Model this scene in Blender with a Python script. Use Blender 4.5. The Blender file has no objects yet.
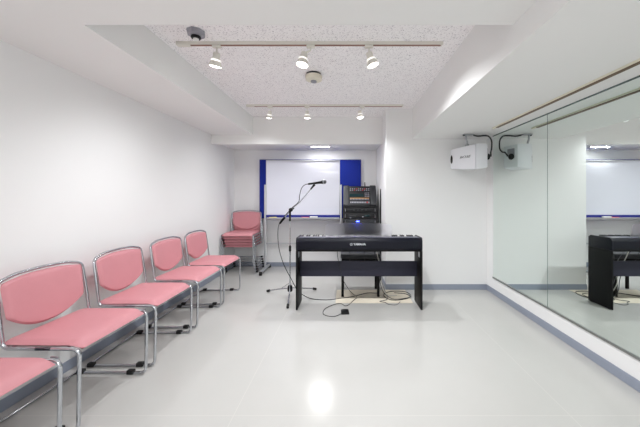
import bpy, bmesh, math, random
from mathutils import Vector, Matrix

scene = bpy.context.scene
COL = scene.collection
PI = math.pi
random.seed(4)

# ------------------------------------------------------------------ camera
F_PX = 290.0                      # focal length in pixels of a 640 px wide frame
cam_d = bpy.data.cameras.new('camera')
cam_d.sensor_width = 36.0
cam_d.lens = 36.0 * F_PX / 640.0
cam_d.shift_x = (320 - 347) / 640.0
cam_d.shift_y = -(213.5 - 196) / 640.0
cam_d.clip_start = 0.02
cam = bpy.data.objects.new('camera', cam_d)
cam.location = (0, 0, 1.2)
cam.rotation_euler = (PI / 2, 0, 0)
COL.objects.link(cam)
scene.camera = cam

# ------------------------------------------------------------------ world, exposure
world = bpy.data.worlds.new('world')
scene.world = world
world.use_nodes = True
world.node_tree.nodes['Background'].inputs[0].default_value = (0.9, 0.95, 1, 1)
world.node_tree.nodes['Background'].inputs[1].default_value = 0.0
scene.view_settings.view_transform = 'Standard'
scene.view_settings.look = 'None'
scene.view_settings.gamma = 1
scene.view_settings.use_curve_mapping = False
scene.view_settings.exposure = 0.56
scene.cycles.max_bounces = 16
scene.cycles.diffuse_bounces = 10
scene.cycles.glossy_bounces = 8
scene.cycles.sample_clamp_indirect = 6.0

SPOT_W = 58.0
FILL_W = 30.0  # power of the fill lamp added behind the camera
RECESS_W = 4.5


def light(name, kind, loc, energy, parent=None, color=(1, 1, 1), rot=None, **kw):
    d = bpy.data.lights.new(name, kind)
    d.energy = energy
    d.color = color
    for k, v in kw.items():
        setattr(d, k, v)
    o = bpy.data.objects.new(name, d)
    COL.objects.link(o)
    o.location = loc
    if rot is not None:
        o.rotation_euler = rot
    if parent is not None:
        o.parent = parent
    return o


# ------------------------------------------------------------------ materials
def lin(c):
    return tuple(((v / 255) / 12.92 if v / 255 <= 0.04045 else ((v / 255 + 0.055) / 1.055) ** 2.4) for v in c)


def mat(name, rgb, rough=0.5, metal=0.0, spec=0.5, bump=0.0, bscale=200.0, var=0.0, vscale=3.0,
        emit=None, emit_s=0.0, coat=0.0, trans=0.0, srgb=True):
    m = bpy.data.materials.new(name)
    m.use_nodes = True
    nt = m.node_tree
    p = nt.nodes['Principled BSDF']
    c = lin(rgb) if srgb else rgb
    p.inputs['Base Color'].default_value = (*c, 1)
    p.inputs['Roughness'].default_value = rough
    p.inputs['Metallic'].default_value = metal
    p.inputs['Specular IOR Level'].default_value = spec
    p.inputs['Coat Weight'].default_value = coat
    p.inputs['Transmission Weight'].default_value = trans
    if emit is not None:
        p.inputs['Emission Color'].default_value = (*emit, 1)
        p.inputs['Emission Strength'].default_value = emit_s
    tc = nt.nodes.new('ShaderNodeTexCoord')
    if bump > 0:
        n = nt.nodes.new('ShaderNodeTexNoise')
        n.inputs['Scale'].default_value = bscale
        n.inputs['Detail'].default_value = 3
        nt.links.new(tc.outputs['Object'], n.inputs['Vector'])
        b = nt.nodes.new('ShaderNodeBump')
        b.inputs['Strength'].default_value = bump
        b.inputs['Distance'].default_value = 0.002
        nt.links.new(n.outputs['Fac'], b.inputs['Height'])
        nt.links.new(b.outputs['Normal'], p.inputs['Normal'])
    if var > 0:
        n = nt.nodes.new('ShaderNodeTexNoise')
        n.inputs['Scale'].default_value = vscale
        n.inputs['Detail'].default_value = 5
        nt.links.new(tc.outputs['Object'], n.inputs['Vector'])
        r = nt.nodes.new('ShaderNodeMix')
        r.data_type = 'RGBA'
        r.inputs[6].default_value = (*[v * (1 - var) for v in c], 1)
        r.inputs[7].default_value = (*[min(1, v * (1 + var)) for v in c], 1)
        nt.links.new(n.outputs['Fac'], r.inputs[0])
        nt.links.new(r.outputs[2], p.inputs['Base Color'])
    return m


M = {}
M['wall'] = mat('wall_paper', (234, 234, 234), 0.75, spec=0.25, bump=0.12, bscale=350, var=0.012, vscale=2)
M['trim_paint'] = mat('beam_paper', (234, 234, 233), 0.75, spec=0.25, bump=0.12, bscale=350, var=0.01, vscale=2)
M['baseboard'] = mat('baseboard_vinyl', (144, 151, 166), 0.45, var=0.03, vscale=8)
M['mirror'] = mat('mirror_glass', (238, 246, 242), 0.0, metal=1.0)
M['glass_edge'] = mat('mirror_edge', (92, 108, 106), 0.25)
M['channel'] = mat('steel_channel', (150, 152, 150), 0.35, metal=0.8)
M['chrome'] = mat('chrome', (196, 199, 204), 0.13, metal=1.0)
M['steel'] = mat('brushed_steel', (170, 172, 176), 0.32, metal=1.0, bump=0.05, bscale=120)
M['silver'] = mat('silver_aluminium', (196, 198, 202), 0.35, metal=0.7)
M['pink'] = mat('pink_vinyl', (204, 140, 147), 0.5, spec=0.35, bump=0.25, bscale=420, var=0.04, vscale=14)
M['pan'] = mat('dark_seat_pan', (34, 33, 35), 0.5)
M['black'] = mat('black_plastic', (14, 14, 16), 0.42, spec=0.3, bump=0.1, bscale=500)
M['rubber'] = mat('black_rubber', (14, 14, 15), 0.65)
M['piano'] = mat('piano_body', (12, 14, 26), 0.36, spec=0.25, bump=0.12, bscale=600)
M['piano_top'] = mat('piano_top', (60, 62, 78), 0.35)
M['stand_black'] = mat('stand_black', (8, 8, 9), 0.5, spec=0.2)
M['stand_panel'] = mat('stand_panel', (44, 44, 57), 0.55, spec=0.25, bump=0.1, bscale=400, var=0.03, vscale=30)
M['white_key'] = mat('white_key', (238, 236, 232), 0.25)
M['black_key'] = mat('black_key', (12, 12, 13), 0.3)
M['logo'] = mat('logo_silver', (214, 218, 224), 0.4)
M['board'] = mat('whiteboard_enamel', (222, 224, 236), 0.12, spec=0.6, coat=0.3)
M['frame'] = mat('board_frame', (205, 207, 210), 0.35, metal=0.4)
M['blue'] = mat('blue_felt', (10, 40, 150), 0.85, bump=0.4, bscale=700, var=0.05, vscale=40)
M['bluetrim'] = mat('blue_trim', (18, 32, 132), 0.5)
M['white_pl'] = mat('white_plastic', (232, 232, 230), 0.4)
M['cream_pl'] = mat('cream_plastic', (226, 221, 204), 0.45)
M['track'] = mat('track_white', (222, 219, 210), 0.4)
M['copper'] = mat('track_slot', (150, 112, 98), 0.5)
M['rail_brown'] = mat('rail_brown', (104, 84, 62), 0.5)
M['grey_pl'] = mat('grey_plastic', (150, 150, 158), 0.5)
M['darkgrey'] = mat('dark_grey_panel', (42, 44, 48), 0.5, bump=0.15, bscale=300)
M['rack'] = mat('rack_black', (13, 14, 18), 0.5, bump=0.1, bscale=300)
M['midgrey'] = mat('mid_grey_panel', (66, 67, 70), 0.5)
M['orange'] = mat('orange_button', (196, 140, 60), 0.5)
M['red'] = mat('red_button', (190, 50, 60), 0.5)
M['whitebtn'] = mat('white_button', (160, 160, 168), 0.5)
M['screen'] = mat('screen_dark', (12, 46, 50), 0.15)
M['led'] = mat('blue_led', (30, 30, 255), 0.4, emit=(0.05, 0.08, 1.0), emit_s=12)
M['speaker'] = mat('speaker_white', (226, 227, 232), 0.45, bump=0.08, bscale=400)
M['mat_beige'] = mat('beige_mat', (206, 197, 180), 0.85, bump=0.3, bscale=500, var=0.05, vscale=30)
M['cable'] = mat('cable_black', (22, 22, 24), 0.5)
M['cable_grey'] = mat('cable_grey', (92, 92, 96), 0.5)
M['cable_white'] = mat('cable_white', (196, 192, 186), 0.5)
M['mesh_grille'] = mat('microphone_grille', (96, 96, 100), 0.5, metal=0.6, bump=0.8, bscale=900)
M['yellow'] = mat('yellow_marker', (230, 214, 60), 0.4)
M['markred'] = mat('red_marker', (214, 70, 60), 0.4)
M['lens'] = mat('lamp_lens', (255, 252, 244), 0.3, emit=(1.0, 0.97, 0.91), emit_s=9)
M['lens_soft'] = mat('lamp_glass_ring', (246, 246, 240), 0.3, emit=(1.0, 0.97, 0.92), emit_s=0.6)
M['diffuser'] = mat('fill_lamp_diffuser', (255, 255, 252), 0.4, emit=(1, 1, 1), emit_s=2.0)  # glowing face of the added fill lamp

# frosted acrylic of the music rest
m = bpy.data.materials.new('frosted_acrylic')
m.use_nodes = True
p = m.node_tree.nodes['Principled BSDF']
p.inputs['Base Color'].default_value = (*lin((250, 250, 255)), 1)
p.inputs['Roughness'].default_value = 0.4
p.inputs['Transmission Weight'].default_value = 1.0
p.inputs['IOR'].default_value = 1.15
M['frost'] = m

# acoustic ceiling board: small pits and fissures
m = bpy.data.materials.new('acoustic_ceiling_board')
m.use_nodes = True
nt = m.node_tree
p = nt.nodes['Principled BSDF']
p.inputs['Roughness'].default_value = 0.9
p.inputs['Specular IOR Level'].default_value = 0.1
tc = nt.nodes.new('ShaderNodeTexCoord')
n1 = nt.nodes.new('ShaderNodeTexNoise')
n1.inputs['Scale'].default_value = 108
n1.inputs['Detail'].default_value = 3.5
n1.inputs['Roughness'].default_value = 0.6
n1.inputs['Distortion'].default_value = 0.6
cr = nt.nodes.new('ShaderNodeValToRGB')
cr.color_ramp.elements[0].position = 0.33
cr.color_ramp.elements[0].color = (*lin((178, 174, 180)), 1)
cr.color_ramp.elements[1].position = 0.45
cr.color_ramp.elements[1].color = (*lin((250, 248, 249)), 1)
bp = nt.nodes.new('ShaderNodeBump')
bp.inputs['Strength'].default_value = 0.5
bp.inputs['Distance'].default_value = 0.003
nt.links.new(tc.outputs['Object'], n1.inputs['Vector'])
nt.links.new(n1.outputs['Fac'], cr.inputs[0])
nt.links.new(cr.outputs[0], p.inputs['Base Color'])
nt.links.new(cr.outputs[0], bp.inputs['Height'])
nt.links.new(bp.outputs['Normal'], p.inputs['Normal'])
M['ceiling'] = m

# vinyl sheet floor: soft gloss, faint sheet seams
m = bpy.data.materials.new('vinyl_floor')
m.use_nodes = True
nt = m.node_tree
p = nt.nodes['Principled BSDF']
p.inputs['Specular IOR Level'].default_value = 0.5
tc = nt.nodes.new('ShaderNodeTexCoord')
n1 = nt.nodes.new('ShaderNodeTexNoise')
n1.inputs['Scale'].default_value = 2.2
n1.inputs['Detail'].default_value = 6
mx = nt.nodes.new('ShaderNodeMix')
mx.data_type = 'RGBA'
mx.inputs[6].default_value = (*lin((184, 183, 180)), 1)
mx.inputs[7].default_value = (*lin((192, 191, 188)), 1)
nt.links.new(tc.outputs['Object'], n1.inputs['Vector'])
nt.links.new(n1.outputs['Fac'], mx.inputs[0])
sx = nt.nodes.new('ShaderNodeSeparateXYZ')
nt.links.new(tc.outputs['Object'], sx.inputs[0])
seam = None
for axis, pos in ((1, 1.585), (0, -0.62), (0, 1.22)):
    a = nt.nodes.new('ShaderNodeMath'); a.operation = 'SUBTRACT'; a.inputs[1].default_value = pos
    nt.links.new(sx.outputs[axis], a.inputs[0])
    b = nt.nodes.new('ShaderNodeMath'); b.operation = 'ABSOLUTE'
    nt.links.new(a.outputs[0], b.inputs[0])
    c = nt.nodes.new('ShaderNodeMath'); c.operation = 'LESS_THAN'; c.inputs[1].default_value = 0.0018
    nt.links.new(b.outputs[0], c.inputs[0])
    if seam is None:
        seam = c
    else:
        d = nt.nodes.new('ShaderNodeMath'); d.operation = 'MAXIMUM'
        nt.links.new(seam.outputs[0], d.inputs[0]); nt.links.new(c.outputs[0], d.inputs[1]); seam = d
mx2 = nt.nodes.new('ShaderNodeMix'); mx2.data_type = 'RGBA'
mx2.inputs[7].default_value = (*lin((222, 219, 212)), 1)
sc_ = nt.nodes.new('ShaderNodeMath'); sc_.operation = 'MULTIPLY'; sc_.inputs[1].default_value = 0.28
nt.links.new(seam.outputs[0], sc_.inputs[0])
nt.links.new(sc_.outputs[0], mx2.inputs[0])
nt.links.new(mx.outputs[2], mx2.inputs[6])
nt.links.new(mx2.outputs[2], p.inputs['Base Color'])
rr = nt.nodes.new('ShaderNodeMapRange')
rr.inputs['To Min'].default_value = 0.13
rr.inputs['To Max'].default_value = 0.22
nt.links.new(n1.outputs['Fac'], rr.inputs['Value'])
nt.links.new(rr.outputs[0], p.inputs['Roughness'])
n2 = nt.nodes.new('ShaderNodeTexNoise'); n2.inputs['Scale'].default_value = 14
bp = nt.nodes.new('ShaderNodeBump'); bp.inputs['Strength'].default_value = 0.05; bp.inputs['Distance'].default_value = 0.004
nt.links.new(tc.outputs['Object'], n2.inputs['Vector'])
nt.links.new(n2.outputs['Fac'], bp.inputs['Height'])
nt.links.new(bp.outputs['Normal'], p.inputs['Normal'])
M['floor'] = m


# ------------------------------------------------------------------ mesh helpers
class MB:
    def __init__(self):
        self.bm = bmesh.new()

    def box(self, x0, x1, y0, y1, z0, z1, bev=0.0, seg=2, mtx=None):
        r = bmesh.ops.create_cube(self.bm, size=1.0)
        vs = r['verts']
        bmesh.ops.scale(self.bm, verts=vs, vec=(x1 - x0, y1 - y0, z1 - z0))
        bmesh.ops.translate(self.bm, verts=vs, vec=((x0 + x1) / 2, (y0 + y1) / 2, (z0 + z1) / 2))
        if bev > 0:
            es = list({e for v in vs for e in v.link_edges})
            r2 = bmesh.ops.bevel(self.bm, geom=es, offset=bev, segments=seg, affect='EDGES', profile=0.5)
            vs = list({v for f in r2['faces'] for v in f.verts} | {v for v in vs if v.is_valid})
        if mtx is not None:
            bmesh.ops.transform(self.bm, matrix=mtx, verts=[v for v in vs if v.is_valid])
        return self

    def tube(self, pts, r, n=10, closed=False, caps=True):
        pts = [Vector(q) for q in pts]
        N = len(pts)
        rs = r if isinstance(r, (list, tuple)) else [r] * N
        tang = []
        for i in range(N):
            if closed:
                t = pts[(i + 1) % N] - pts[i - 1]
            else:
                t = pts[min(i + 1, N - 1)] - pts[max(i - 1, 0)]
            tang.append(t.normalized() if t.length > 1e-9 else Vector((0, 0, 1)))
        up = Vector((0, 0, 1)) if abs(tang[0].z) < 0.9 else Vector((1, 0, 0))
        nrm = (up - tang[0] * up.dot(tang[0])).normalized()
        rings = []
        for i in range(N):
            nrm = (nrm - tang[i] * nrm.dot(tang[i]))
            nrm = nrm.normalized() if nrm.length > 1e-9 else tang[i].orthogonal().normalized()
            bn = tang[i].cross(nrm)
            rings.append([self.bm.verts.new(pts[i] + (nrm * math.cos(2 * PI * k / n) + bn * math.sin(2 * PI * k / n)) * rs[i])
                          for k in range(n)])
        last = N if closed else N - 1
        for i in range(last):
            a, b = rings[i], rings[(i + 1) % N]
            for k in range(n):
                self.bm.faces.new((a[k], a[(k + 1) % n], b[(k + 1) % n], b[k]))
        if caps and not closed:
            self.bm.faces.new(rings[0][::-1])
            self.bm.faces.new(rings[-1])
        return self

    def lathe(self, prof, n=24, mtx=None, caps=True):
        """prof: list of (radius, z) about the z axis"""
        rings = []
        vs = []
        for (r, z) in prof:
            ring = [self.bm.verts.new((r * math.cos(2 * PI * k / n), r * math.sin(2 * PI * k / n), z)) for k in range(n)]
            rings.append(ring)
            vs += ring
        for a, b in zip(rings, rings[1:]):
            for k in range(n):
                self.bm.faces.new((a[k], a[(k + 1) % n], b[(k + 1) % n], b[k]))
        if caps:
            self.bm.faces.new(rings[0][::-1])
            self.bm.faces.new(rings[-1])
        if mtx is not None:
            bmesh.ops.transform(self.bm, matrix=mtx, verts=vs)
        return self

    def prism(self, poly, axis, a, b, bev=0.0):
        """extrude a 2-D polygon along axis from a to b; the other two axes in xyz order"""
        def P(u, v, w):
            return {'x': (w, u, v), 'y': (u, w, v), 'z': (u, v, w)}[axis]
        A = [self.bm.verts.new(P(u, v, a)) for u, v in poly]
        B = [self.bm.verts.new(P(u, v, b)) for u, v in poly]
        n = len(poly)
        fs = [self.bm.faces.new(A), self.bm.faces.new(B[::-1])]
        for k in range(n):
            fs.append(self.bm.faces.new((A[k], B[k], B[(k + 1) % n], A[(k + 1) % n])))
        if bev > 0:
            es = list({e for f in fs for e in f.edges})
            bmesh.ops.bevel(self.bm, geom=es, offset=bev, segments=2, affect='EDGES', profile=0.5)
        return self

    def build(self, name, material, parent=None, smooth=True, loc=None):
        bmesh.ops.recalc_face_normals(self.bm, faces=self.bm.faces)
        me = bpy.data.meshes.new(name)
        self.bm.to_mesh(me)
        self.bm.free()
        me.materials.append(material)
        if smooth:
            me.shade_smooth()
            me.set_sharp_from_angle(angle=math.radians(38))
        o = bpy.data.objects.new(name, me)
        COL.objects.link(o)
        if parent is not None:
            o.parent = parent
        if loc is not None:
            o.location = loc
        return o


def fillet(pts, r, seg=6):
    """round the inner corners of a polyline"""
    pts = [Vector(q) for q in pts]
    out = [pts[0]]
    for i in range(1, len(pts) - 1):
        a, b, c = pts[i - 1], pts[i], pts[i + 1]
        d1, d2 = (a - b), (c - b)
        rr = min(r, d1.length * 0.48, d2.length * 0.48)
        p1 = b + d1.normalized() * rr
        p2 = b + d2.normalized() * rr
        for k in range(seg + 1):
            t = k / seg
            out.append(p1 * (1 - t) ** 2 + b * 2 * t * (1 - t) + p2 * t * t)
    out.append(pts[-1])
    return out


def smooth_path(pts, seg=8):
    """Catmull-Rom through the points"""
    P = [Vector(q) for q in pts]
    P = [P[0] * 2 - P[1]] + P + [P[-1] * 2 - P[-2]]
    out = []
    for i in range(1, len(P) - 2):
        a, b, c, d = P[i - 1], P[i], P[i + 1], P[i + 2]
        for k in range(seg):
            t = k / seg
            out.append(0.5 * ((2 * b) + (c - a) * t + (2 * a - 5 * b + 4 * c - d) * t * t + (3 * b - 3 * c + d - a) * t ** 3))
    out.append(P[-2])
    return out


def empty(name, loc=(0, 0, 0), rz=0.0):
    o = bpy.data.objects.new(name, None)
    o.empty_display_size = 0.1
    o.location = loc
    o.rotation_euler = (0, 0, rz)
    COL.objects.link(o)
    return o


def tag(o, label, cat, group=None, kind=None):
    o['label'] = label
    o['category'] = cat
    if group:
        o['group'] = group
    if kind:
        o['kind'] = kind
    return o


def struct(o):
    o['kind'] = 'structure'
    return o


def children(o):
    return [c for c in bpy.data.objects if c.parent == o]


def copy_tree(o, parent=None):
    c = o.copy()
    COL.objects.link(c)
    c.parent = parent
    for ch in children(o):
        copy_tree(ch, c)
    return c


def aim(d):
    """matrix that turns -Z onto direction d"""
    return Vector(d).normalized().to_track_quat('-Z', 'Y').to_matrix().to_4x4()


# ------------------------------------------------------------------ the room
XL, XR, YB, YC = -1.92, 1.79, 4.95, 3.72     # left wall, right wall, recess back, front of column
YR = -1.7                                    # wall behind the camera
ZC, ZL, ZR_, ZX = 2.32, 2.065, 1.935, 1.935  # ceiling, left beam, right beam, cross beam
XF, XG, XK = -1.33, 0.84, 0.50               # faces of left beam, right beam, column side
YN, YX = 1.467, 4.10                         # edge of low ceiling, face of cross beam

struct(MB().box(XL - .1, XR + .1, YR - .1, YB + .1, -0.1, 0).build('floor', M['floor'], smooth=False))
struct(MB().box(XL - .1, XR + .1, YR - .1, YB + .1, ZC, ZC + .1).build('ceiling', M['ceiling'], smooth=False))
struct(MB().box(XL - .1, XL, YR - .1, YB + .1, 0, ZC).build('wall_left', M['wall'], smooth=False))
struct(MB().box(XR, XR + .1, YR - .1, YC + .05, 0, ZC).build('wall_right', M['wall'], smooth=False))
struct(MB().box(XL, XK + .01, YB, YB + .1, 0, ZC).build('wall_back', M['wall'], smooth=False))
struct(MB().box(XK, XR + .1, YC, YB + .1, 0, ZC).build('wall_column', M['wall'], smooth=False))
struct(MB().box(XL, XR, YR - .1, YR, 0, ZC).build('wall_rear', M['wall'], smooth=False))
# lowered ceiling and the beams
struct(MB().prism([(XL, YR), (XG, YR), (XG, YN), (XF, YN), (XF, YX), (XL, YX)], 'z', ZL, ZC - .001).build('trim_1', M['trim_paint'], smooth=False))
struct(MB().box(XG, XR, YR, YC, ZR_, ZC - .001).build('trim_2', M['trim_paint'], smooth=False))
ZW = 1.98
struct(MB().prism([(YX, ZX), (YX + .10, ZX), (YX + .10, ZW), (YB, ZW), (YB, ZC - .001), (YX, ZC - .001)], 'x', XL, XK).build('trim_3', M['trim_paint'], smooth=False))
# baseboards
BH, BT = 0.07, 0.006
for nm, b in (('baseboard_left', (XL, XL + BT, YR, YB)), ('baseboard_right', (XR - BT, XR, YR, YC)),
              ('baseboard_back', (XL + BT, XK - BT, YB - BT, YB)), ('baseboard_rear', (XL + BT, XR - BT, YR, YR + BT)),
              ('baseboard_front', (XK - BT, XR - BT, YC - BT, YC)), ('baseboard_side', (XK - BT, XK, YC, YB))):
    struct(MB().box(b[0], b[1], b[2], b[3], 0, BH, 0.0015, 1).build(nm, M['baseboard'], smooth=False))

# ------------------------------------------------------------------ mirror panels on the right wall
MZ0, MZ1 = 0.207, 1.928
seams = [3.54, 2.58, 1.62, 0.66, -0.30]
mlabels = ['far mirror panel beside the white speaker, left of the dark vertical seam',
           'mirror panel reflecting the digital piano, right of the dark vertical seam',
           None, None]
for i in range(3):
    y1, y0 = seams[i], seams[i + 1]
    t = empty('wall_mirror', (XR, y0, MZ0))
    L = y1 - y0
    MB().box(-0.006, -0.0008, 0.0015, L - 0.0015, 0.0, MZ1 - MZ0, 0).build('mirror_glass', M['mirror'], t, smooth=False)
    MB().box(-0.0068, -0.0008, -0.0022, 0.0022, 0.0, MZ1 - MZ0).build('edge_seam', M['glass_edge'], t, smooth=False)
    if i < 2:
        tag(t, mlabels[i], 'mirror', 'mirror panels on the right wall')
    else:
        tag(t, 'mirror panel nearest the camera, past the right picture edge', 'mirror', 'mirror panels on the right wall')
t = tag(MB().prism([(XR - .001, MZ0 - .009), (XR - .013, MZ0 - .009), (XR - .013, MZ0 + .006), (XR - .0075, MZ0 + .006),
                    (XR - .0075, MZ0 - .002), (XR - .001, MZ0 - .002)], 'y', 0.66, 3.545).build('mirror_channel', M['channel'], smooth=False),
        'thin metal channel carrying the lower edge of the mirrors', 'channel')
t = tag(MB().box(XR - .011, XR - .0065, 0.66, 3.545, MZ1 - .002, ZR_ - 0.0005).build('mirror_edging', M['glass_edge'], smooth=False),
        'thin dark edging strip along the top of the mirrors', 'trim strip')
# curtain rail under the right beam
t = empty('curtain_rail', (1.575, 0, ZR_))
tag(t, 'slim cream rail screwed under the right beam above the mirrors', 'rail')
MB().box(-.014, .012, -0.6, 3.08, -.015, 0, .001).build('rail_body', M['cream_pl'], t, smooth=False)
MB().box(-.013, .011, -0.6, 3.04, -.0215, -.0152).build('rail_slot', M['rail_brown'], t, smooth=False)
MB().box(-.014, .012, 3.08, 3.12, -.017, 0, .003).build('end_cap', M['cream_pl'], t)


# ------------------------------------------------------------------ ceiling track lights
def track(x0, x1, y, label):
    t = empty('lighting_track', ((x0 + x1) / 2, y, ZC))
    h = (x1 - x0) / 2
    tag(t, label, 'light track', 'white lighting tracks on the speckled ceiling')
    MB().prism([(-.017, 0), (-.017, -.02), (-.006, -.02), (-.006, -.008), (.006, -.008), (.006, -.02), (.017, -.02), (.017, 0)],
               'x', -h + .02, h - .01).build('channel', M['track'], t, smooth=False)
    MB().box(-h + .1, h - .015, -.0058, .0058, -.0250, -.0085).build('conductor', M['copper'], t, smooth=False)
    MB().box(-h, -h + .1, -.019, .019, -.026, 0, .004).build('feed_cap', M['track'], t)
    MB().box(h - .02, h, -.018, .018, -.022, 0, .003).build('end_cap', M['track'], t)
    return t


track(-1.24, 0.698, 2.115, 'long white lighting track nearer the camera')
track(-1.235, 0.69, 3.56, 'white lighting track farther away, near the cross beam')


def spot_lamp(x, y, d, label, power, arm_dx=0.0):
    t = empty('spot_lamp', (x, y, ZC - .02))
    tag(t, label, 'spotlight', 'white spotlights on the ceiling tracks')
    MB().box(-.03, .03, -.015, .015, -.020, -.0005, .004).build('adapter', M['track'], t)
    MB().tube(fillet([(0, 0, -.018), (0, 0, -.038), (arm_dx, 0, -.058)], .01), .006).build('arm', M['track'], t)
    R = Matrix.Translation((arm_dx, 0, -.056)) @ aim(d) @ Matrix.Scale(.98 if y > 3 else 1.08, 4)
    MB().lathe([(.010, .004), (.021, .0), (.024, -.012), (.022, -.030), (.028, -.042), (.038, -.072), (.041, -.088), (.0395, -.089), (.035, -.080), (.02, -.078)],
               28, R).build('lamp_head', M['track'], t)
    MB().lathe([(.0285, -.043), (.033, -.048), (.0335, -.0535), (.0315, -.0555)], 28, R).build('cooling_ring', M['lens_soft'], t)
    MB().lathe([(.001, -.094), (.02, -.0925), (.034, -.088), (.0355, -.082), (.001, -.080)], 28, R).build('lens', M['lens'], t)
    w = R @ Vector((0, 0, -.11))
    q = Vector(d).normalized().to_track_quat('-Z', 'Y')
    lo = light('lamp_light', 'SPOT', w, power, t, (0.97, 0.985, 1.0), q.to_euler(), spot_size=math.radians(140), spot_blend=1.0,
               shadow_soft_size=.035)
    return t


SP = SPOT_W
spot_lamp(-.95, 2.115, (-.2, .2, -1), 'spotlight at the left end of the nearer track, aimed down left', SP * .62)
spot_lamp(-.265, 2.115, (-.16, -.12, -1), 'middle spotlight of the nearer track, tilted left towards the camera', SP * .32, -.045)
spot_lamp(.16, 2.115, (.34, .02, -1), 'right spotlight of the nearer track, tilted to the right', SP * 1.15)
spot_lamp(-.945, 3.56, (-.2, .2, -1), 'leftmost spotlight of the farther track', SP * .33)
spot_lamp(-.49, 3.56, (.0, .12, -1), 'middle spotlight of the farther track', SP * .38)
spot_lamp(.185, 3.56, (.1, -.15, -1), 'rightmost spotlight of the farther track', SP * .6, -.03)

# smoke detectors on the ceiling
t = empty('smoke_detector', (-.305, 2.66, ZC))
tag(t, 'round cream smoke detector between the two lighting tracks', 'smoke detector')
MB().lathe([(.066, 0), (.070, -.014), (.064, -.018)], 32).build('mounting_base', M['darkgrey'], t)
MB().lathe([(.074, -.018), (.077, -.026), (.074, -.056), (.058, -.064), (.02, -.065)], 32).build('cover', M['cream_pl'], t)
MB().lathe([(.026, -.064), (.029, -.074), (.022, -.079), (.006, -.079)], 20).build('sensor_cage', M['grey_pl'], t)
t = empty('heat_detector', (-1.026, 1.97, ZC))
tag(t, 'grey dome detector with dark sensor beside the low ceiling edge', 'detector')
MB().lathe([(.058, 0), (.060, -.012), (.056, -.028), (.044, -.034), (.02, -.035)], 8).build('base', M['grey_pl'], t)
MB().lathe([(.030, -.036), (.033, -.044), (.028, -.052), (.01, -.053)], 20).build('sensor', M['black'], t)
MB().lathe([(.018, -.052), (.018, -.060), (.006, -.062)], 16).build('sensor_tip', M['white_pl'], t)


# added fill lamp, unseen behind the camera, and the downlight in the recess
def fill_lamp(x, y, z, w, d, power, label, name='fill_lamp'):
    t = empty(name, (x, y, z))
    tag(t, label, 'ceiling light')
    MB().box(-w / 2 - .02, w / 2 + .02, -d / 2 - .02, d / 2 + .02, -.03, 0, .005).build('housing', M['white_pl'], t)
    MB().box(-w / 2, w / 2, -d / 2, d / 2, -.04, -.0295, .004).build('diffuser', M['diffuser'], t)
    light('lamp_light', 'AREA', (0, 0, -.045), power, t, (.97, .985, 1), (0, 0, 0), shape='RECTANGLE', size=w, size_y=d)
    return t


fill_lamp(-.1, -.85, ZL, 1.5, .5, FILL_W, 'wide flat fill lamp added on the low ceiling, unseen behind the camera')  # added out of view to brighten the room
t = empty('recessed_downlight', (-.42, 4.57, ZW))
tag(t, 'small bright downlight hidden behind the cross beam above the whiteboard', 'downlight')
MB().box(-.16, .16, -.028, .028, -.004, 0, .0015).build('rim', M['white_pl'], t)
MB().box(-.145, .145, -.016, .016, -.0055, -.0035, .0008).build('lens', M['lens'], t)
light('lamp_light', 'AREA', (0, 0, -.008), RECESS_W, t, (1, .99, .97), (0, 0, 0), shape='RECTANGLE', size=.28, size_y=.025)


# ------------------------------------------------------------------ chairs
def cushion_grid(nx, ny, f_top, f_bot):
    """closed surface between two maps (u,v in 0..1)"""
    mb = MB()
    bm = mb.bm
    top = [[bm.verts.new(f_top(i / nx, j / ny)) for j in range(ny + 1)] for i in range(nx + 1)]
    bot = [[bm.verts.new(f_bot(i / nx, j / ny)) for j in range(ny + 1)] for i in range(nx + 1)]
    for i in range(nx):
        for j in range(ny):
            bm.faces.new((top[i][j], top[i + 1][j], top[i + 1][j + 1], top[i][j + 1]))
            bm.faces.new((bot[i][j], bot[i][j + 1], bot[i + 1][j + 1], bot[i + 1][j]))
    for i in range(nx):
        bm.faces.new((top[i][0], bot[i][0], bot[i + 1][0], top[i + 1][0]))
        bm.faces.new((top[i][ny], top[i + 1][ny], bot[i + 1][ny], bot[i][ny]))
    for j in range(ny):
        bm.faces.new((top[0][j], top[0][j + 1], bot[0][j + 1], bot[0][j]))
        bm.faces.new((top[nx][j], bot[nx][j], bot[nx][j + 1], top[nx][j + 1]))
    return mb


def puff(u, v, e=0.10):
    """0 at the rim rising quickly to 1 inside"""
    def s(t):
        t = min(t, 1 - t) / e
        return 1.0 if t >= 1 else math.sqrt(max(0.0, 1 - (1 - t) ** 2))
    return s(u) * s(v)


HW = 0.243          # half width of the frame, tube centres
TR = 0.0092


def back_x(z):
    return -0.152 - (z - 0.45) * 0.14


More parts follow.
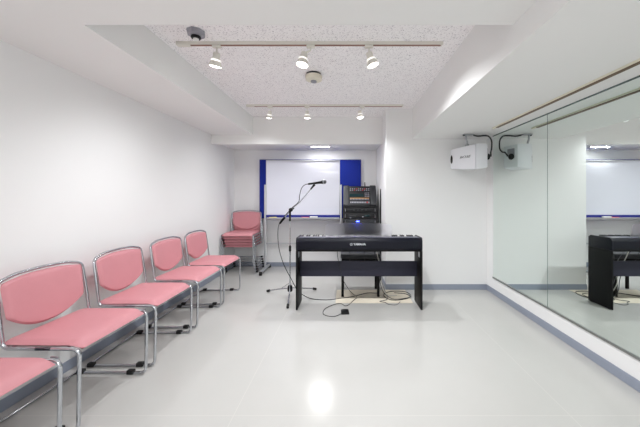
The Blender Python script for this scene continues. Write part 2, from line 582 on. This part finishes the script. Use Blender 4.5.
def make_chair():
    t = empty('stacking_chair')
    # seat cushion
    def corner(u, v):
        x = -0.180 + 0.420 * u
        y = (v - .5) * 2 * 0.231
        k = 1 - 0.03 * (2 * abs(u - .5)) ** 6
        return x, y * k

    def drop(u):
        return -0.022 * max(0, (u - .82) / .18) ** 2

    def ft(u, v):
        x, y = corner(u, v)
        return (x, y, .437 + .022 * puff(u, v, .09) + drop(u) - .004 * math.sin(PI * v) * math.sin(PI * u))

    def fb(u, v):
        x, y = corner(u, v)
        return (x, y, .437 - .014 * puff(u, v, .05) + drop(u))
    cushion_grid(26, 26, ft, fb).build('seat', M['pink'], t)
    MB().box(-.18, .215, -.205, .205, .4155, .4245, .003).build('seat_pan', M['pan'], t)

    # back cushion
    def zlo(s):   # s -1..1
        return .468 + .095 * abs(s) ** 2.2

    def zhi(s):
        return .766 - .022 * abs(s) ** 2.4

    def ctr(u, v):
        s = 2 * u - 1
        hw = .2275 - .008 * (1 - v) - .010 * max(0, (v - .85) / .15) ** 2
        z = zlo(s) * (1 - v) + zhi(s) * v
        return s, hw, z

    def bf(u, v):
        s, hw, z = ctr(u, v)
        return (back_x(z) - .018 * (1 - s * s) + .004 + .019 * puff(u, v, .09), s * hw, z)

    def bb(u, v):
        s, hw, z = ctr(u, v)
        return (back_x(z) - .018 * (1 - s * s) + .004 - .012 * puff(u, v, .07), s * hw, z)
    cushion_grid(28, 20, bf, bb).build('backrest', M['pink'], t)
    # chrome tube over the backrest, down both sides to the seat and forward along the seat
    zs = .425
    path = [(.10, -HW, zs), (back_x(zs) - .002, -HW, zs), (back_x(.56), -HW, .56), (back_x(.74) - .003, -HW + .005, .752)]
    top = [(back_x(.78) - .010, s * .14, .783 - abs(s) * .006) for s in (-1, 0, 1)]
    right = [(x, -y, z) for (x, y, z) in path[::-1]]
    pts = fillet(path + top + right, .034, 6)
    MB().tube(pts, TR, 10).build('back_frame', M['chrome'], t)
    # side frames: seat rail, front leg, runner
    for s in (-1, 1):
        pts = fillet([(.02, s * HW, zs), (.243, s * HW, zs), (.236, s * HW, TR), (-.225, s * HW, TR), (-.238, s * HW, TR)], .042, 8)
        MB().tube(pts, TR, 10).build('leg', M['chrome'], t)
        for gx in (.135, -.205):
            MB().box(gx - .022, gx + .022, s * HW - .015, s * HW + .015, .0015, .029, .004).build('floor_glide', M['rubber'], t)
    MB().tube([(-.232, -HW, TR), (-.232, HW, TR)], TR * .9, 10).build('rear_crossbar', M['chrome'], t)
    b = MB()
    b.tube([(.16, -HW, zs - .006), (.16, HW, zs - .006)], .0055, 8)
    b.build('seat_crossbar', M['chrome'], t)
    MB().tube([(-.13, -HW, zs - .006), (-.13, HW, zs - .006)], .0055, 8).build('seat_crossbar', M['chrome'], t)
    # small linking hook on one side
    MB().box(.185, .225, HW + .008, HW + .016, zs - .012, zs + .012, .003).build('linking_hook', M['steel'], t)
    return t


proto = make_chair()
row = [(1.125, 'pink stacking chair nearest the camera, only its seat in the left corner'),
       (1.715, 'second pink chair from the front, its backrest cut by the left edge'),
       (2.285, 'middle chair of the five pink chairs along the left wall'),
       (2.875, 'fourth pink chair along the wall, second from the far end'),
       (3.435, 'farthest chair of the row, before the chair stack')]
for i, (y, lb) in enumerate(row):
    c = proto if i == 0 else copy_tree(proto)
    c.location = (-1.595, y, 0)
    c.rotation_euler = (0, 0, math.radians([0, -.6, .8, 0, .5][i]))
    tag(c, lb, 'chair', 'pink chairs in a row along the left wall')
slabels = ['lowest chair of the pink stack, its runners on the floor',
           'second chair from the bottom of the pink stack',
           'middle chair of the pink stack in the corner',
           'fourth chair of the pink stack, directly under the topmost',
           'topmost pink chair of the stack, its seat and back fully showing']
for k in range(5):
    c = copy_tree(proto)
    c.location = (-1.655, 4.69 - .023 * k, .045 * k)
    c.rotation_euler = (0, 0, -PI / 2)
    tag(c, slabels[k], 'chair', 'pink chairs stacked in the recess corner')

# ------------------------------------------------------------------ pin board and whiteboard
t = empty('pin_board', (-.623, YB, .82))
tag(t, 'wide blue felt pin board on the recess wall behind the whiteboard', 'pin board')
W = .862
MB().box(-W + .012, W - .012, -.026, -.004, .012, .985).build('felt_panel', M['blue'], t, smooth=False)
fr = MB()
fr.box(-W, W, -.03, -.001, .985, 1.0); fr.box(-W, W, -.03, -.001, 0, .012)
fr.box(-W, -W + .012, -.03, -.001, .012, .985); fr.box(W - .012, W, -.03, -.001, .012, .985)
fr.build('frame', M['bluetrim'], t, smooth=False)

t = empty('whiteboard', (-.70, 4.62, 0))
tag(t, 'white magnetic board on a wheeled metal stand in the recess', 'whiteboard')
w0, z0, z1 = .575, .900, 1.757
MB().box(-w0, w0, -.008, .008, z0, z1).build('writing_surface', M['board'], t, smooth=False)
fr = MB()
fr.box(-w0 - .012, w0 + .012, -.013, .013, z1, z1 + .014, .002); fr.box(-w0 - .012, -w0, -.013, .013, z0, z1, .002)
fr.box(w0, w0 + .012, -.013, .013, z0, z1, .002)
fr.build('frame', M['frame'], t)
MB().box(-w0 - .012, w0 + .012, -.014, .014, z0 - .042, z0, .002).build('lower_rail', M['bluetrim'], t)
MB().prism([(-.085, z0 - .052), (-.085, z0 - .036), (-.081, z0 - .036), (-.079, z0 - .048), (.014, z0 - .048), (.014, z0 - .056), (-.06, z0 - .064)],
           'x', -w0 + .02, w0 + .005).build('pen_tray', M['silver'], t)
for s in (-1, 1):
    MB().box(s * (w0 + .028) - .014, s * (w0 + .028) + .014, -.014, .014, .05, 1.38, .003).build('post', M['silver'], t)
    MB().box(s * (w0 + .028) - .02, s * (w0 + .028) + .02, -.25, .25, .035, .062, .004).build('foot', M['silver'], t)
    for e in (-1, 1):
        MB().box(s * (w0 + .028) - .022, s * (w0 + .028) + .022, e * .25 - .018, e * .25 + .018, .001, .06, .008).build('foot_pad', M['rubber'], t)
MB().box(-w0 - .02, w0 + .02, .002, .02, .43, .455, .003).build('crossbar', M['silver'], t)


def marker(x, material, label, L=.12):
    o = MB().tube([(-L / 2, 0, 0), (L / 2 - .03, 0, 0), (L / 2 - .029, 0, 0), (L / 2, 0, 0)], [.0075, .0075, .009, .009], 12).build('marker', material, None, loc=(x, 4.575, z0 - .039))
    return tag(o, label, 'marker', 'markers on the whiteboard tray')


marker(-1.17, M['yellow'], 'yellow marker at the left end of the pen tray')
marker(-.66, M['markred'], 'red marker on the tray left of the white eraser')
o = empty('board_eraser', (-.525, 4.572, z0 - .0475))
tag(o, 'white board eraser lying on the pen tray', 'eraser')
MB().box(-.06, .06, -.022, .022, .006, .028, .004).build('body', M['white_pl'], o)
MB().box(-.058, .058, -.02, .02, 0, .0065).build('felt_pad', M['grey_pl'], o)


# ------------------------------------------------------------------ text helper
def text_mesh(s, size, name, material, parent, loc, rot, extrude=.0008, align='CENTER', bold=0.0, shear=0.0):
    cu = bpy.data.curves.new(name, 'FONT')
    cu.body = s
    cu.size = size
    cu.extrude = extrude
    cu.offset = bold
    cu.shear = shear
    cu.align_x = align
    cu.align_y = 'CENTER'
    tmp = bpy.data.objects.new(name + '_tmp', cu)
    COL.objects.link(tmp)
    bpy.context.view_layer.update()
    me = bpy.data.meshes.new_from_object(tmp.evaluated_get(bpy.context.evaluated_depsgraph_get()))
    bpy.data.objects.remove(tmp)
    me.materials.clear()
    me.materials.append(material)
    o = bpy.data.objects.new(name, me)
    COL.objects.link(o)
    o.parent = parent
    o.location = loc
    o.rotation_euler = rot
    return o


# ------------------------------------------------------------------ digital piano on its stand
PX = .128            # centre
t = empty('digital_piano', (PX, 3.04, 0))
tag(t, 'long black digital piano seen from behind, standing in mid room', 'piano')
HWP = .665
ZT, ZB = .757, .625
# body: profile along x, y from 0 (towards the camera) to .3
prof = [(.006, ZB + .012), (.0, ZB + .03), (.0, ZT - .035), (.012, ZT - .008), (.03, ZT), (.135, ZT), (.14, ZT - .028), (.285, ZT - .032), (.295, ZT - .045), (.295, ZB), (.02, ZB)]
MB().prism(prof, 'x', -HWP + .018, HWP - .018, .002).build('case', M['piano'], t)
endp = [(.004, ZB), (.0, ZB + .02), (.0, ZT - .03), (.014, ZT - .002), (.04, ZT + .004), (.27, ZT + .001), (.297, ZT - .02), (.297, ZB)]
for s in (-1, 1):
    a, b = (-HWP, -HWP + .0185) if s < 0 else (HWP - .0185, HWP)
    MB().prism(endp, 'x', a, b, .004).build('end_block', M['piano'], t)
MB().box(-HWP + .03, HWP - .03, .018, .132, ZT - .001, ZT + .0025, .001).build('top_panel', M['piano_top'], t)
# keys at the far side
kx0, kx1 = -HWP + .022, HWP - .022
nw = 52
kw = (kx1 - kx0) / nw
for k in range(nw):
    MB().box(kx0 + k * kw + .0006, kx0 + (k + 1) * kw - .0006, .142, .288, ZT - .034, ZT - .012, .0015, 1).build('white_key', M['white_key'], t)
pat = [1, 0, 1, 1, 0, 1, 1]      # whether a black key follows A B C D E F G
for k in range(nw - 1):
    if pat[k % 7] and k % 7 != 1:
        x = kx0 + (k + 1) * kw
        MB().prism([(.142, ZT - .013), (.142, ZT + .007), (.150, ZT + .011), (.225, ZT + .009), (.236, ZT - .013)], 'x', x - .0055, x + .0055, .001).build('black_key', M['black_key'], t)
# logo and name on the back
ty = -.0006
text_mesh('YAMAHA', .031, 'maker_lettering', M['logo'], t, (.004, ty, .693), (PI / 2, 0, 0), .0006, bold=.0006)
lg = MB()
ring = [(-.083 + .0125 * math.cos(a), -.0008, .693 + .0125 * math.sin(a)) for a in [2 * PI * k / 28 for k in range(28)]]
lg.tube(ring, .0012, 6, closed=True)
for k in range(3):
    a = PI / 2 + k * 2 * PI / 3
    lg.tube([(-.083, -.0008, .693), (-.083 + .0118 * math.cos(a), -.0008, .693 + .0118 * math.sin(a))], .0011, 6)
lg.build('maker_emblem', M['logo'], t)
# connectors panel, feet, bolts
for x in (-.49, .49):
    MB().lathe([(.013, 0), (.014, -.004), (.013, -.010), (.008, -.013)], 16, Matrix.Translation((x, .03, ZB))).build('thumb_screw', M['black'], t)
# stand
st = t
for s in (-1, 1):
    x0 = -HWP if s < 0 else HWP - .018
    MB().prism([(.0, 0.004), (.0, ZB), (.297, ZB), (.297, .004)], 'x', x0, x0 + .018, .0015).build('stand_side_panel', M['stand_black'], st)
    MB().box(x0 + .001, x0 + .017, .02, .05, 0, .0045).build('glide', M['rubber'], st)
    MB().box(x0 + .001, x0 + .017, .24, .27, 0, .0045).build('glide', M['rubber'], st)
    # inner corner bracket with screw
    xi = x0 + .018 if s < 0 else x0 - .003
    MB().box(xi, xi + .003, .04, .1, ZB - .08, ZB - .002, .001).build('corner_bracket', M['steel'], st)
MB().box(-HWP + .018, HWP - .018, .165, .180, .312, .480, .001).build('stand_back_panel', M['stand_panel'], st)
MB().box(-HWP + .018, HWP - .018, .02, .29, ZB - .012, ZB - .0005, .001).build('stand_top_rail', M['stand_black'], st)

# music rest: frosted sheet in the slot behind the controls
t2 = empty('music_rest', (PX - .003, 3.15, ZT + .003))
tag(t2, 'low frosted clear music rest upright on the black piano', 'music rest')
R = Matrix.Rotation(math.radians(8), 4, 'X')
o = MB()
poly = [(-.36, 0), (.36, 0), (.36, .12), (.345, .137), (.15, .15), (-.15, .15), (-.345, .137), (-.36, .12)]
o.prism(poly, 'y', -.0025, .0025)
bmesh.ops.transform(o.bm, matrix=Matrix.Rotation(math.radians(8), 4, 'X'), verts=o.bm.verts)
o.build('acrylic_sheet', M['frost'], t2, smooth=False)

# ------------------------------------------------------------------ piano bench, mat, pedal
t = empty('piano_bench', (.16, 3.60, 0))
tag(t, 'black piano bench with padded top behind the piano', 'bench')
MB().box(-.235, .235, -.17, .17, .455, .515, .014, 3).build('cushion', M['darkgrey'], t)
MB().box(-.225, .225, -.16, .16, .405, .456, .003).build('apron', M['stand_black'], t)
for sx in (-1, 1):
    for sy in (-1, 1):
        MB().box(sx * .212 - .015, sx * .212 + .015, sy * .148 - .014, sy * .148 + .014, .0035, .406, .003).build('leg', M['stand_black'], t)
o = MB().box(-.13, .74, 3.245, 3.715 - .012, 0.0002, .0035, .0012, 1).build('floor_mat', M['mat_beige'])
tag(o, 'thin beige mat lying under the piano bench', 'mat')
t = empty('sustain_pedal', (-.02, 2.975, 0))
tag(t, 'small black square foot pedal on the floor before the piano', 'pedal')
t.rotation_euler = (0, 0, math.radians(4))
MB().box(-.04, .04, -.045, .045, .001, .018, .004).build('base', M['rubber'], t)
o = MB().prism([(-.042, .018), (.04, .018), (.04, .026), (-.042, .034)], 'x', -.036, .036, .003).build('footplate', M['black'], t)

# ------------------------------------------------------------------ microphone and stand
HX, HY = -.68, 3.46
t = empty('microphone_stand', (HX, HY, 0))
tag(t, 'tripod boom stand left of the piano, chrome with black joints', 'microphone stand')
MB().tube([(0, 0, .09), (0, 0, .62)], .0085, 12).build('lower_tube', M['chrome'], t)
MB().tube([(0, 0, .55), (0, 0, 1.0)], .0058, 12).build('upper_tube', M['chrome'], t)
MB().lathe([(.011, .54), (.014, .545), (.014, .60), (.010, .61)], 16).build('height_clutch', M['black'], t)
MB().lathe([(.012, .06), (.028, .065), (.031, .09), (.026, .125), (.014, .14)], 18).build('leg_hub', M['black'], t)
for (fx, fy) in ((-.315, .155), (.285, .235), (.05, -.38)):
    L = math.hypot(fx, fy)
    lg = MB().tube([(fx * .06, fy * .06, .10), (fx * .96, fy * .96, .022)], .008, 10).build('leg', M['chrome'], t)
    MB().tube([(fx * .88, fy * .88, .029), (fx, fy, .0165)], .0148, 12).build('rubber_foot', M['rubber'], t)
    MB().tube([(0, 0, .17), (fx * .40, fy * .40, .072)], .0035, 8).build('brace', M['steel'], t)
# boom
cl = Vector((.01, 0, 1.035))
b0 = Vector((-.11, .0, .885)); b1 = Vector((.115, -.0, 1.125)); b2 = Vector((.265, -.0, 1.300))
MB().tube([b0, cl, b1, b2], .006, 10).build('boom', M['chrome'], t)
MB().tube([b0 + Vector((-.012, 0, -.013)), b0 + (cl - b0) * .42], .0125, 12).build('counterweight', M['black'], t)
MB().tube([(0, 0, .90), (0, 0, 1.02)], .012, 12).build('boom_sleeve', M['black'], t)
MB().lathe([(.012, -.02), (.023, -.018), (.023, .018), (.012, .02)], 16, Matrix.Translation(cl) @ Matrix.Rotation(PI / 2, 4, 'X')).build('boom_clutch', M['black'], t)
MB().tube([cl + Vector((0, -.02, 0)), cl + Vector((.045, -.03, .018))], .006, 8).build('wing_knob', M['black'], t)
MB().tube([b2 + Vector((-.02, 0, -.022)), b2 + Vector((.012, 0, .018)), b2 + Vector((.03, 0, .036))], [.008, .012, .014], 12).build('microphone_clip', M['black'], t)

# microphone
m0 = Vector((HX, HY, 0)) + Vector((.215, 0, 1.342))
m1 = Vector((HX, HY, 0)) + Vector((.43, 0, 1.372))
t = empty('microphone', m0)
tag(t, 'black handheld microphone with grey grille in the boom clip', 'microphone')
d = m1 - m0
R = d.normalized().to_track_quat('Z', 'Y').to_matrix().to_4x4()
MB().lathe([(.008, 0), (.0115, .003), (.0125, .06), (.0165, .15), (.021, .168), (.0215, .172)], 20, R).build('handle', M['black'], t)
MB().lathe([(.0215, .171), (.0255, .180), (.0262, .188), (.0245, .204), (.018, .216), (.008, .222)], 22, R).build('grille', M['mesh_grille'], t)
MB().lathe([(.0258, .181), (.027, .184), (.0268, .190), (.0255, .192)], 22, R).build('grille_ring', M['steel'], t)


def cable(name, pts, r, material, label, cat='cable', group=None):
    o = MB().tube(smooth_path(pts, 10), r, 8).build(name, material)
    return tag(o, label, cat, group)


H = Vector((HX, HY, 0))
FZ = .0048
cable('microphone_cable', [m0, m0 + Vector((-.035, -.005, -.008)), m0 + Vector((-.075, -.012, -.05)), (HX + .118, HY - .018, 1.21), (HX + .105, HY - .018, 1.13),
                           (HX + .03, HY - .034, 1.06), (HX - .06, HY - .022, .96), (HX - .125, HY - .012, .87), (HX - .142, HY - .012, .74),
                           (HX - .125, HY - .012, .56), (HX - .07, HY - .01, .38), (HX + .02, HY - .03, .22), (HX + .10, HY - .05, .09), (HX + .2, HY - .06, .02),
                           (HX + .30, HY - .10, FZ), (HX + .45, HY - .12, FZ), (HX + .58, HY - .08, FZ), (HX + .75, HY - .02, FZ + .003), (HX + .92, HY + .1, FZ + .003), (HX + 1.05, HY + .1, FZ + .003)],
      .0042, M['cable'], 'black cable from the microphone down past the stand and under the piano')
cable('pedal_cable', [(-.02, 3.022, .010), (-.07, 2.93, .0045), (-.14, 2.88, .0035), (-.235, 2.93, .0035), (-.235, 3.07, .0035), (-.15, 3.19, .0035), (-.07, 3.225, .0035),
                      (-.02, 3.16, .0035), (.02, 3.19, .0045), (.06, 3.28, .0065), (.10, 3.37, .0075), (.115, 3.39, .02), (.05, 3.31, .10), (-.005, 3.22, .20), (-.05, 3.15, .31), (-.075, 3.145, .42), (-.10, 3.15, .53), (-.108, 3.16, .615)],
      .003, M['cable'], 'thin cable looping from the foot pedal up to the piano')
cable('audio_cable', [(.03, 3.33, .60), (.035, 3.36, .48), (.03, 3.40, .34), (.10, 3.39, .30), (.18, 3.385, .33), (.235, 3.39, .36), (.215, 3.385, .42), (.20, 3.36, .50), (.2, 3.33, .60)],
      .003, M['cable'], 'thin black cable sagging in a loop beneath the piano keyboard')
cable('power_cable', [(.30, 3.31, .615), (.325, 3.36, .5), (.35, 3.38, .36), (.38, 3.39, .22), (.42, 3.37, .09), (.52, 3.36, .012), (.66, 3.37, .009), (.76, 3.45, .009), (.73, 3.60, .009), (.58, 3.63, .009),
                      (.47, 3.56, .009), (.44, 3.45, .009), (.5, 3.33, .01), (.62, 3.33, .010), (.74, 3.40, .015), (.71, 3.52, .013), (.58, 3.56, .013)],
      .004, M['cable'], 'black power cable coiled on the beige mat by the right stand panel')
cable('adapter_cable', [(.36, 3.31, .615), (.40, 3.39, .45), (.385, 3.42, .30), (.42, 3.43, .16), (.46, 3.46, .05), (.48, 3.40, .010), (.44, 3.32, .009), (.37, 3.285, .007), (.43, 3.25, .007), (.46, 3.205, .0035), (.54, 3.19, .0035), (.60, 3.27, .008)],
      .0033, M['cable_grey'], 'grey cable hanging behind the piano and bending forward on the mat')
cable('white_cable', [(.33, 3.31, .61), (.37, 3.35, .44), (.42, 3.38, .30), (.40, 3.40, .18), (.45, 3.42, .06), (.50, 3.46, .014), (.6, 3.47, .012)],
      .005, M['cable_white'], 'thick pale cable hanging beside the bench leg')

# ------------------------------------------------------------------ mixer on an equipment rack
RX, RY = .200, 4.42
t = empty('equipment_rack', (RX, RY, 0))
t.scale = (1.03, 1, 1)
tag(t, 'tall black equipment rack in the recess beside the column', 'equipment rack')
hw = .255
MB().box(-hw, -hw + .018, 0, .42, .07, 1.05, .003).build('side_panel', M['rack'], t)
MB().box(hw - .018, hw, 0, .42, .07, 1.05, .003).build('side_panel', M['rack'], t)
MB().box(-hw + .018, hw - .018, .01, .42, .07, .09, .002).build('bottom_panel', M['rack'], t)
MB().box(-hw + .018, hw - .018, 0, .42, 1.03, 1.05, .002).build('top_panel', M['rack'], t)
MB().box(-hw + .018, hw - .018, .40, .42, .09, 1.03, .002).build('back_panel', M['rack'], t)
units = [(.945, 1.025, 0), (.85, .94, 1), (.75, .845, 2), (.60, .745, 0), (.45, .595, 1)]
for (a, b, kd) in units:
    u = MB().box(-hw + .02, hw - .02, .006, .34, a, b, .003).build('rack_unit', M['rack'] if kd != 2 else M['darkgrey'], t)
    for s in (-1, 1):
        MB().tube([(s * (hw - .035), .006, a + .02), (s * (hw - .035), -.018, a + .02), (s * (hw - .035), -.018, b - .02), (s * (hw - .035), .006, b - .02)], .004, 8).build('handle', M['steel'], u)
    if kd == 0:
        for j in range(4):
            MB().lathe([(.012, 0), (.011, .014), (.004, .015)], 14, Matrix.Translation((-.09 + .06 * j, .006, (a + b) / 2)) @ Matrix.Rotation(PI / 2, 4, 'X')).build('knob', M['darkgrey'], u)
    elif kd == 1:
        MB().box(-.17, -.06, .002, .007, a + .03, b - .03, .001).build('disc_slot', M['darkgrey'], u)
        MB().box(.06, .14, .002, .007, a + .035, b - .03, .001).build('display', M['screen'], u)
        if a > .8:
            MB().box(-.155, -.13, .001, .007, a + .012, a + .022).build('button', M['whitebtn'], u)
            MB().box(.03, .05, .001, .007, a + .025, a + .04).build('button', M['whitebtn'], u)
MB().box(-.058, -.012, -.003, .007, .806, .818, .001).build('blue_lamp', M['led'], t)
for sx in (-1, 1):
    for sy in (.05, .37):
        MB().lathe([(.012, -.012), (.03, -.011), (.03, .011), (.012, .012)], 18, Matrix.Translation((sx * .215, sy, .0305)) @ Matrix.Rotation(PI / 2, 4, 'Y')).build('caster', M['rubber'], t)
        MB().box(sx * .215 - .02, sx * .215 + .02, sy - .02, sy + .02, .055, .0705, .002).build('caster_plate', M['steel'], t)

# mixer: wedge with sloping face
t = empty('mixing_console', (RX, RY, 1.05))
t.scale = (1.03, 1, 1.03)
tag(t, 'powered audio mixer with sloping control face on top of the rack', 'mixer')
y_lo, z_lo, y_hi, z_hi = .02, .012, .20, .305
side = [(y_lo, .001), (y_lo, z_lo + .012), (y_hi, z_hi), (y_hi + .05, z_hi + .008), (.36, z_hi - .05), (.38, .05), (.38, .001)]
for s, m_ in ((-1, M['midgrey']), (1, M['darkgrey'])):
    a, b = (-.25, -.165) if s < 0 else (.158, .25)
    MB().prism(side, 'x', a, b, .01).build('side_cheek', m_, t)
    if s > 0:
        MB().prism([(y_lo + .03, .02), (y_lo + .03, .03), (y_hi, z_hi - .06), (y_hi + .1, z_hi - .06), (y_hi + .1, .02)], 'x', .249, .256, .002).build('side_grip', M['black'], t)
MB().prism([(y_lo + .012, .001), (y_lo + .012, z_lo), (y_hi + .004, z_hi - .012), (y_hi + .05, z_hi - .006), (.35, z_hi - .07), (.37, .001)], 'x', -.1655, .1585, .003).build('chassis', M['rack'], t)
sl = Vector((0, y_hi - y_lo + .0, z_hi - z_lo - .012)).normalized()
ang = math.atan2(sl.z, sl.y)
FR = Matrix.Translation((0, y_lo + .012, z_lo)) @ Matrix.Rotation(ang, 4, 'X')     # local x across, y up the slope, z out


def onface(name, x0, x1, v0, v1, h, material, bev=.0008, h0=.0):
    return MB().box(x0, x1, v0, v1, h0, h0 + h, bev, 1, FR).build(name, material, t)


onface('lower_strip', -.155, .15, .012, .075, .004, M['darkgrey'])
onface('display', -.155, .06, .145, .235, .004, M['screen'])
onface('meter_panel', .065, .15, .125, .235, .004, M['rack'])
for k in range(12):
    x = -.145 + k * .0245
    onface('button', x, x + .017, .030, .055, .007, M['whitebtn'] if k < 8 else (M['red'] if k == 10 else M['grey_pl']))
for k in range(13):
    x = -.148 + k * .0225
    onface('fader_cap', x, x + .012, .088, .106, .012, M['whitebtn'])
    onface('fader_label', x - .003, x + .016, .110, .125, .0045, M['orange'])
for k in range(10):
    for j in range(2):
        MB().lathe([(.009, 0), (.0085, .012), (.003, .013)], 12, FR @ Matrix.Translation((-.14 + k * .031, .257 + j * .028, 0))).build('knob', [M['whitebtn'], M['grey_pl'], M['red'], M['grey_pl']][(k + j * 3) % 4], t)
for j in range(3):
    for k in range(3):
        MB().lathe([(.008, 0), (.0075, .012), (.003, .013)], 12, FR @ Matrix.Translation((.083 + k * .026, .145 + j * .03, .003))).build('knob', M['grey_pl'], t)
for k in range(6):
    MB().lathe([(.014, 0), (.014, .004), (.009, .005)], 14, Matrix.Translation((.205, y_lo + .03 + (y_hi - y_lo) * (.1 + .14 * k), z_lo + .03 + (z_hi - z_lo) * (.1 + .14 * k)))
               @ Matrix.Rotation(ang, 4, 'X')).build('vent_knob', M['black'], t)
MB().tube([(.085, .25, z_hi - .01), (.085, .25, z_hi + .055)], [.008, .006], 10).build('antenna', M['black'], t)

# slim folded stand between rack and column
t = empty('folded_stand', (.474, 4.10, 0))
tag(t, 'slim black folded stand upright between the rack and the column', 'folded stand')
MB().tube([(0, 0, .02), (0, 0, 1.16), (0, 0, 1.30)], [.011, .011, .006], 12).build('main_tube', M['black'], t)
for a in (-.5, .5, 0):
    MB().tube([(math.sin(a) * .008, .020 * math.cos(a * 3), .004), (math.sin(a) * .014, .020, .55), (0, .008, 1.05)], [.007, .008, .006], 8).build('folded_leg', M['black'], t)

# ------------------------------------------------------------------ wall speaker
t = empty('wall_speaker', (1.47, 3.47, 1.66))
tag(t, 'white speaker hung from the beam in the right corner', 'speaker')


def hull(name, pts, material, bev=.008):
    """pts: (x, y, z_bottom, z_top) corners of the plan, in world metres"""
    mb = MB()
    lo = [mb.bm.verts.new((x - 1.47, y - 3.47, a - 1.66)) for x, y, a, b in pts]
    hi = [mb.bm.verts.new((x - 1.47, y - 3.47, b - 1.66)) for x, y, a, b in pts]
    n = len(pts)
    mb.bm.faces.new(lo); mb.bm.faces.new(hi[::-1])
    for k in range(n):
        mb.bm.faces.new((lo[k], hi[k], hi[(k + 1) % n], lo[(k + 1) % n]))
    bmesh.ops.bevel(mb.bm, geom=list(mb.bm.edges), offset=bev, segments=2, affect='EDGES', profile=.5)
    return mb.build(name, material, t)


hull('cabinet', [(1.285, 3.60, 1.54, 1.765), (1.30, 3.555, 1.527, 1.775), (1.464, 3.302, 1.507, 1.797), (1.54, 3.60, 1.515, 1.797), (1.36, 3.68, 1.54, 1.78)], M['speaker'])
hull('end_cover', [(1.467, 3.300, 1.505, 1.799), (1.612, 3.325, 1.530, 1.799), (1.665, 3.52, 1.54, 1.795), (1.545, 3.602, 1.515, 1.797)], M['speaker'], .006)
# dark oval port on the narrow left end
pn = Vector((-.95, -.32, 0)).normalized()
MB().lathe([(.02, -.004), (.03, .0), (.03, .003), (.024, .004)], 24, Matrix.Translation((1.2915 - 1.47, 3.578 - 3.47, -.01)) @ pn.to_track_quat('Z', 'Y').to_matrix().to_4x4() @ Matrix.Diagonal((.62, 1.7, 1, 1))).build('port', M['rubber'], t)
fa = math.atan2(3.302 - 3.555, 1.464 - 1.30)
fn = Vector((math.sin(fa), -math.cos(fa), 0))
lp = Vector((1.388, 3.4195, 1.66)) - Vector((1.47, 3.47, 1.66)) + fn * .0008
lt = text_mesh('BOSE', .045, 'maker_lettering', M['black'], t, lp, (PI / 2, 0, fa), .001, shear=.35)
lt.scale = (1.35, .85, 1)
# back fittings on the right end
kn = Vector((.96, -.26, 0)).normalized()
KM = kn.to_track_quat('Z', 'Y').to_matrix().to_4x4()
MB().box(-.05, .05, -.04, .04, 0, .008, .003, 2, Matrix.Translation((.168, -.06, .055)) @ KM).build('back_plate', M['grey_pl'], t)
MB().lathe([(.03, -.002), (.036, .008), (.036, .02), (.024, .034), (.01, .036)], 20, Matrix.Translation((.165, -.075, -.0)) @ KM).build('swivel_knob', M['rubber'], t)
MB().tube(fillet([(-.045, -.03, .125), (-.045, -.03, .18), (-.06, -.03, .21), (-.06, -.03, .262)], .02), .011, 12).build('bracket_arm', M['steel'], t)
MB().lathe([(.024, .118), (.024, .142), (.014, .155)], 16, Matrix.Translation((-.045, -.03, 0))).build('swivel_joint', M['steel'], t)
MB().box(-.09, .02, -.055, .0, .262, .2745, .003).build('bracket_plate', M['steel'], t)
MB().lathe([(.009, .252), (.012, .256), (.012, .263)], 16, Matrix.Translation((-.083, -.03, 0))).build('bolt', M['black'], t)
cable('speaker_cable', [(1.50, 3.44, 1.922), (1.56, 3.46, 1.914), (1.64, 3.47, 1.922), (1.70, 3.48, 1.915), (1.735, 3.48, 1.86), (1.735, 3.48, 1.77), (1.715, 3.46, 1.725), (1.70, 3.43, 1.715), (1.685, 3.395, 1.665)],
      .0085, M['cable'], 'black cable curving from the beam to the white speaker')
